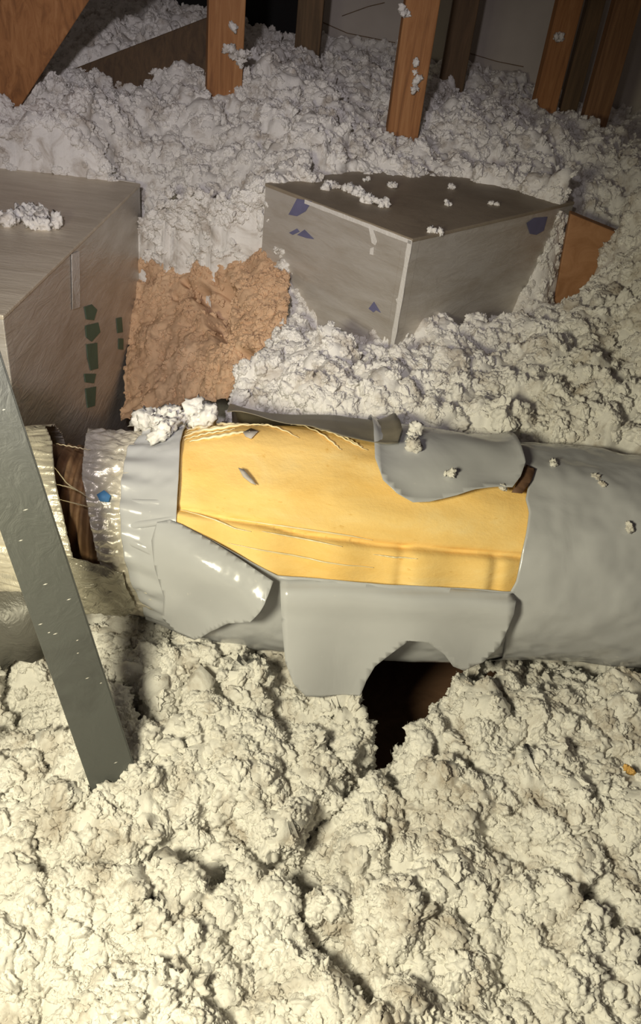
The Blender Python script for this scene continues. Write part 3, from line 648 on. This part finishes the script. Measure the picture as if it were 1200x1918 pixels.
# foil collar and inner core
def crink(u, th): return .010*np.abs(n3(u, th, 30, 16, 3))+.008*n3(u, th, 70, 34, 4)+.004*n3(u, th, 130, 60, 8)
C0 = edge_fn([(166, 790), (158, 830), (152, 890), (160, 930), (172, 1000), (186, 1066), (205, 1110)], .0)
C1 = edge_fn([(290, 800), (252, 840), (242, 900), (240, 960), (244, 1020), (256, 1070), (285, 1130)])
fc = tube_grid('foil_collar', C0, C1, -2., 3.6, 60, 240, crink, M_foil, -.006); thick(fc, .001); tag(fc, 'crinkled silver foil collar')
patch('printed_mark', uvs([(182, 928), (196, 920), (208, 930), (204, 942), (188, 940)]), lambda u, th, ed: .004+0*u, M_skyblue, step=.02, tk=.0005)
core = tube_grid('inner_core', -.165, .02, -2., 3.6, 60, 120, lambda u, th: .006*np.sin(u*380)-.034+.004*n3(u, th, 20, 6, 4), M_core); tag(core, 'brown ribbed inner duct core')
ff = patch('torn_film', uvs([(118, 1035), (178, 1052), (230, 1070), (255, 1130), (225, 1150), (190, 1150), (150, 1150), (135, 1090)], .0), lambda u, th, ed: .004+.8*crink(u[None], th[None])[0], M_film, step=.006, tk=.0008); tag(ff, 'wrinkled clear plastic film')
for pts in ([(342, 812), (380, 798), (430, 792), (480, 788)], [(350, 800), (400, 782), (450, 776)], [(355, 822), (420, 812), (470, 806)]): film_strand(pts, None, .0028)
for pts in ([(100, 905), (130, 912), (160, 925)], [(105, 830), (140, 836), (170, 842)], [(110, 935), (150, 945), (170, 950)], [(98, 870), (125, 905), (170, 935)]):
    o = film_strand(pts, -.004, .001)
# foil sleeve at the left edge, its own piece of duct
slv = empty('foil_duct_sleeve', tuple(A0-AX*.3-[0, 0, .15])); tag(slv, 'silver foil wrapped duct end at the left edge behind the metal strap', 'duct')
L1 = edge_fn([(52, 760), (80, 752), (96, 775), (98, 830), (104, 900), (118, 960), (132, 1020), (142, 1062), (146, 1080)])
L0 = lambda th: np.full_like(th, -.75)
lo_t = to_uv(40, 1118)[1]
def crl(u, th): return .008*np.abs(n3(u, th, 14, 30, 3))+.006*n3(u, th, 40, 60, 4)
o = tube_grid('foil_wrap', L0, L1, lo_t, 3.6, 200, 220, crl, M_foil, parent=slv); thick(o, .001)
o = tube_grid('sleeve_core', -.8, -.17, -2.2, 3.6, 60, 100, lambda u, th: .004*np.sin(u*300)-.03+0*u, M_core, parent=slv)
hq = [(-90, 1100), (-20, 1108), (60, 1108), (100, 1118), (116, 1170), (108, 1205), (92, 1224), (60, 1242), (30, 1236), (0, 1262), (-90, 1275)]
V = [onplane(x, y, A0+E1*(.140+.012*math.sin(x*.05)+.00012*(y-1100)), E1) for x, y in hq]; V.append(sum(V)/len(V)+E1*.012)
o = mesh('hanging_film', V, [(i, (i+1) % len(hq), len(hq)) for i in range(len(hq))], M_gray, slv, True); thick(o, .001, 0); tag(o, 'dark gray film hanging below the foil')

# galvanised strap leaning in front
p0 = atz(222, 1490, .235); p1 = aty(-75, 610, .80)
p1 = p0+(p1-p0)*1.0
st = empty('metal_strap', tuple(p0)); tag(st, 'dark gray galvanized metal strap leaning in front of the duct at left', 'metal strap')
dst = np.linalg.norm(p0-EYE); wst = 84/F_PX*float(np.dot(p0-EYE, fw))
beam('strap_plate', p0-(p1-p0)*.06, p1, wst*1.0, .004, EYE-p0, M_strap, st, .001)
axs = (p1-p0)/np.linalg.norm(p1-p0); fdir = EYE-p0; fdir = fdir-axs*np.dot(fdir, axs); fdir /= np.linalg.norm(fdir); sd = np.cross(axs, fdir); sd = sd if sd[0] > 0 else -sd
beam('strap_lip', p0-(p1-p0)*.06+sd*wst*.49-fdir*.009, p1+sd*wst*.49-fdir*.009, .004, .02, fdir, M_strap, st, .001)
for k in range(14):
    t = random.uniform(.03, .85); s = random.uniform(-.4, .4); c = p0+(p1-p0)*t+sd*wst*s+fdir*.0022; l = random.uniform(.0015, .0035)
    mesh('lint_fleck', [c-sd*l, c+axs*.0007, c+sd*l, c-axs*.0007], [(0, 1, 2, 3)], M_tape, st)

# ------------------------------------------------------------------ loose tufts of fluff lying on things
def tuft(label, pts, zf, size, n, name='insulation_tuft', flat=.7, group=None):
    """one tuft: a knot of n clumps around the given points"""
    base = [zf(x, y) for x, y in pts]; k = rng.integers(0, len(base), n); pos = np.array(base)[k]+rng.normal(size=(n, 3))*np.array([size*.5, size*.5, size*.25])
    V, Fc = tuft_cloud(pos, rng.uniform(.45, 1., n)*size, PR2, F2)
    o = fast_mesh(name, V, Fc, M_fluff); return tag(o, label, 'fluff', group)
LT = lambda x, y: atz(x, y, .764)
tuft('largest white fluff tuft on the lid of the centre foil box', [(605, 350), (625, 348), (645, 352), (660, 355), (672, 362), (690, 375), (712, 382)], LT, .012, 34)
for lb, x, y, s in (('small fluff fleck on the box lid just above the front corner', 812, 430, .008), ('white fluff fleck near the middle of the box lid', 735, 347, .008), ('fluff fleck right of the middle of the box lid', 842, 350, .007), ('tiny fluff fleck below the middle of the box lid', 840, 381, .006), ('tiny rightmost fluff fleck on the box lid', 924, 380, .005), ('small fluff fleck near the back left of the box lid', 685, 335, .006)):
    tuft(lb, [(x-3, y), (x+4, y+1)], LT, s, 5)
tuft('white fluff tuft on the lid of the left foil box', [(10, 412), (25, 408), (40, 403), (55, 400), (70, 405), (82, 412), (60, 418), (30, 420), (105, 420)], lambda x, y: atz(x, y, LZ+.012), .016, 44)
def on_post(pp): return lambda x, y: onplane(x, y, pp[1]+pp[2]*.024, pp[2])
tuft('white fluff smear stuck to the post above the gap', [(438, 50), (436, 70), (428, 90), (440, 105), (450, 110), (444, 120), (458, 100)], on_post(pA), .012, 22)
tuft('white fluff stuck halfway down the post behind the centre box', [(782, 120), (786, 135), (780, 150), (776, 165)], on_post(pB), .011, 12)
tuft('white fluff stuck near the top of the post behind the centre box', [(755, 15), (760, 25)], on_post(pB), .009, 8)
tuft('white fluff smear on the orange post near the right edge', [(1044, 72), (1048, 66), (1038, 80)], on_post(pC), .011, 8)
def on_duct(off): return lambda x, y: tube(*[np.array(c) for c in to_uv(x, y, off)], off)
tuft('gray white fluff lump caught on the left shoulder of the duct', [(290, 760), (310, 755), (335, 748), (360, 742), (380, 745), (300, 785), (320, 790), (280, 780), (310, 805)], on_duct(.012), .020, 46)
for lb, x, y, s_ in (('fluff bit on the gray jacket sleeve near its upper right', 1112, 892, .007), ('lower fluff bit of the pair on the gray jacket sleeve', 1127, 908, .006), ('fluff bit at the far right of the gray jacket', 1172, 982, .007), ('fluff bit on the gray jacket right of the dark tear hole', 1035, 870, .006)):
    tuft(lb, [(x, y), (x+2, y+2)], on_duct(.003), s_, 3)
for lb, x, y, s_ in (('fluff bit in the middle of the ragged jacket scrap', 845, 886, .007), ('fluff bit by the right corner of the ragged jacket scrap', 940, 914, .005)):
    tuft(lb, [(x, y), (x+3, y)], on_duct(.012), s_, 3)
tuft('small white fluff knot at the corner of the folded jacket edge', [(770, 822), (780, 815), (775, 830)], on_duct(.012), .012, 8)
a = T(1180, 1442, .30)
tuft('tiny amber scrap of fiberglass at the right of the foreground', [(1180, 1442)], lambda x, y: np.array(a), .006, 3).data.materials[0] = M_amber
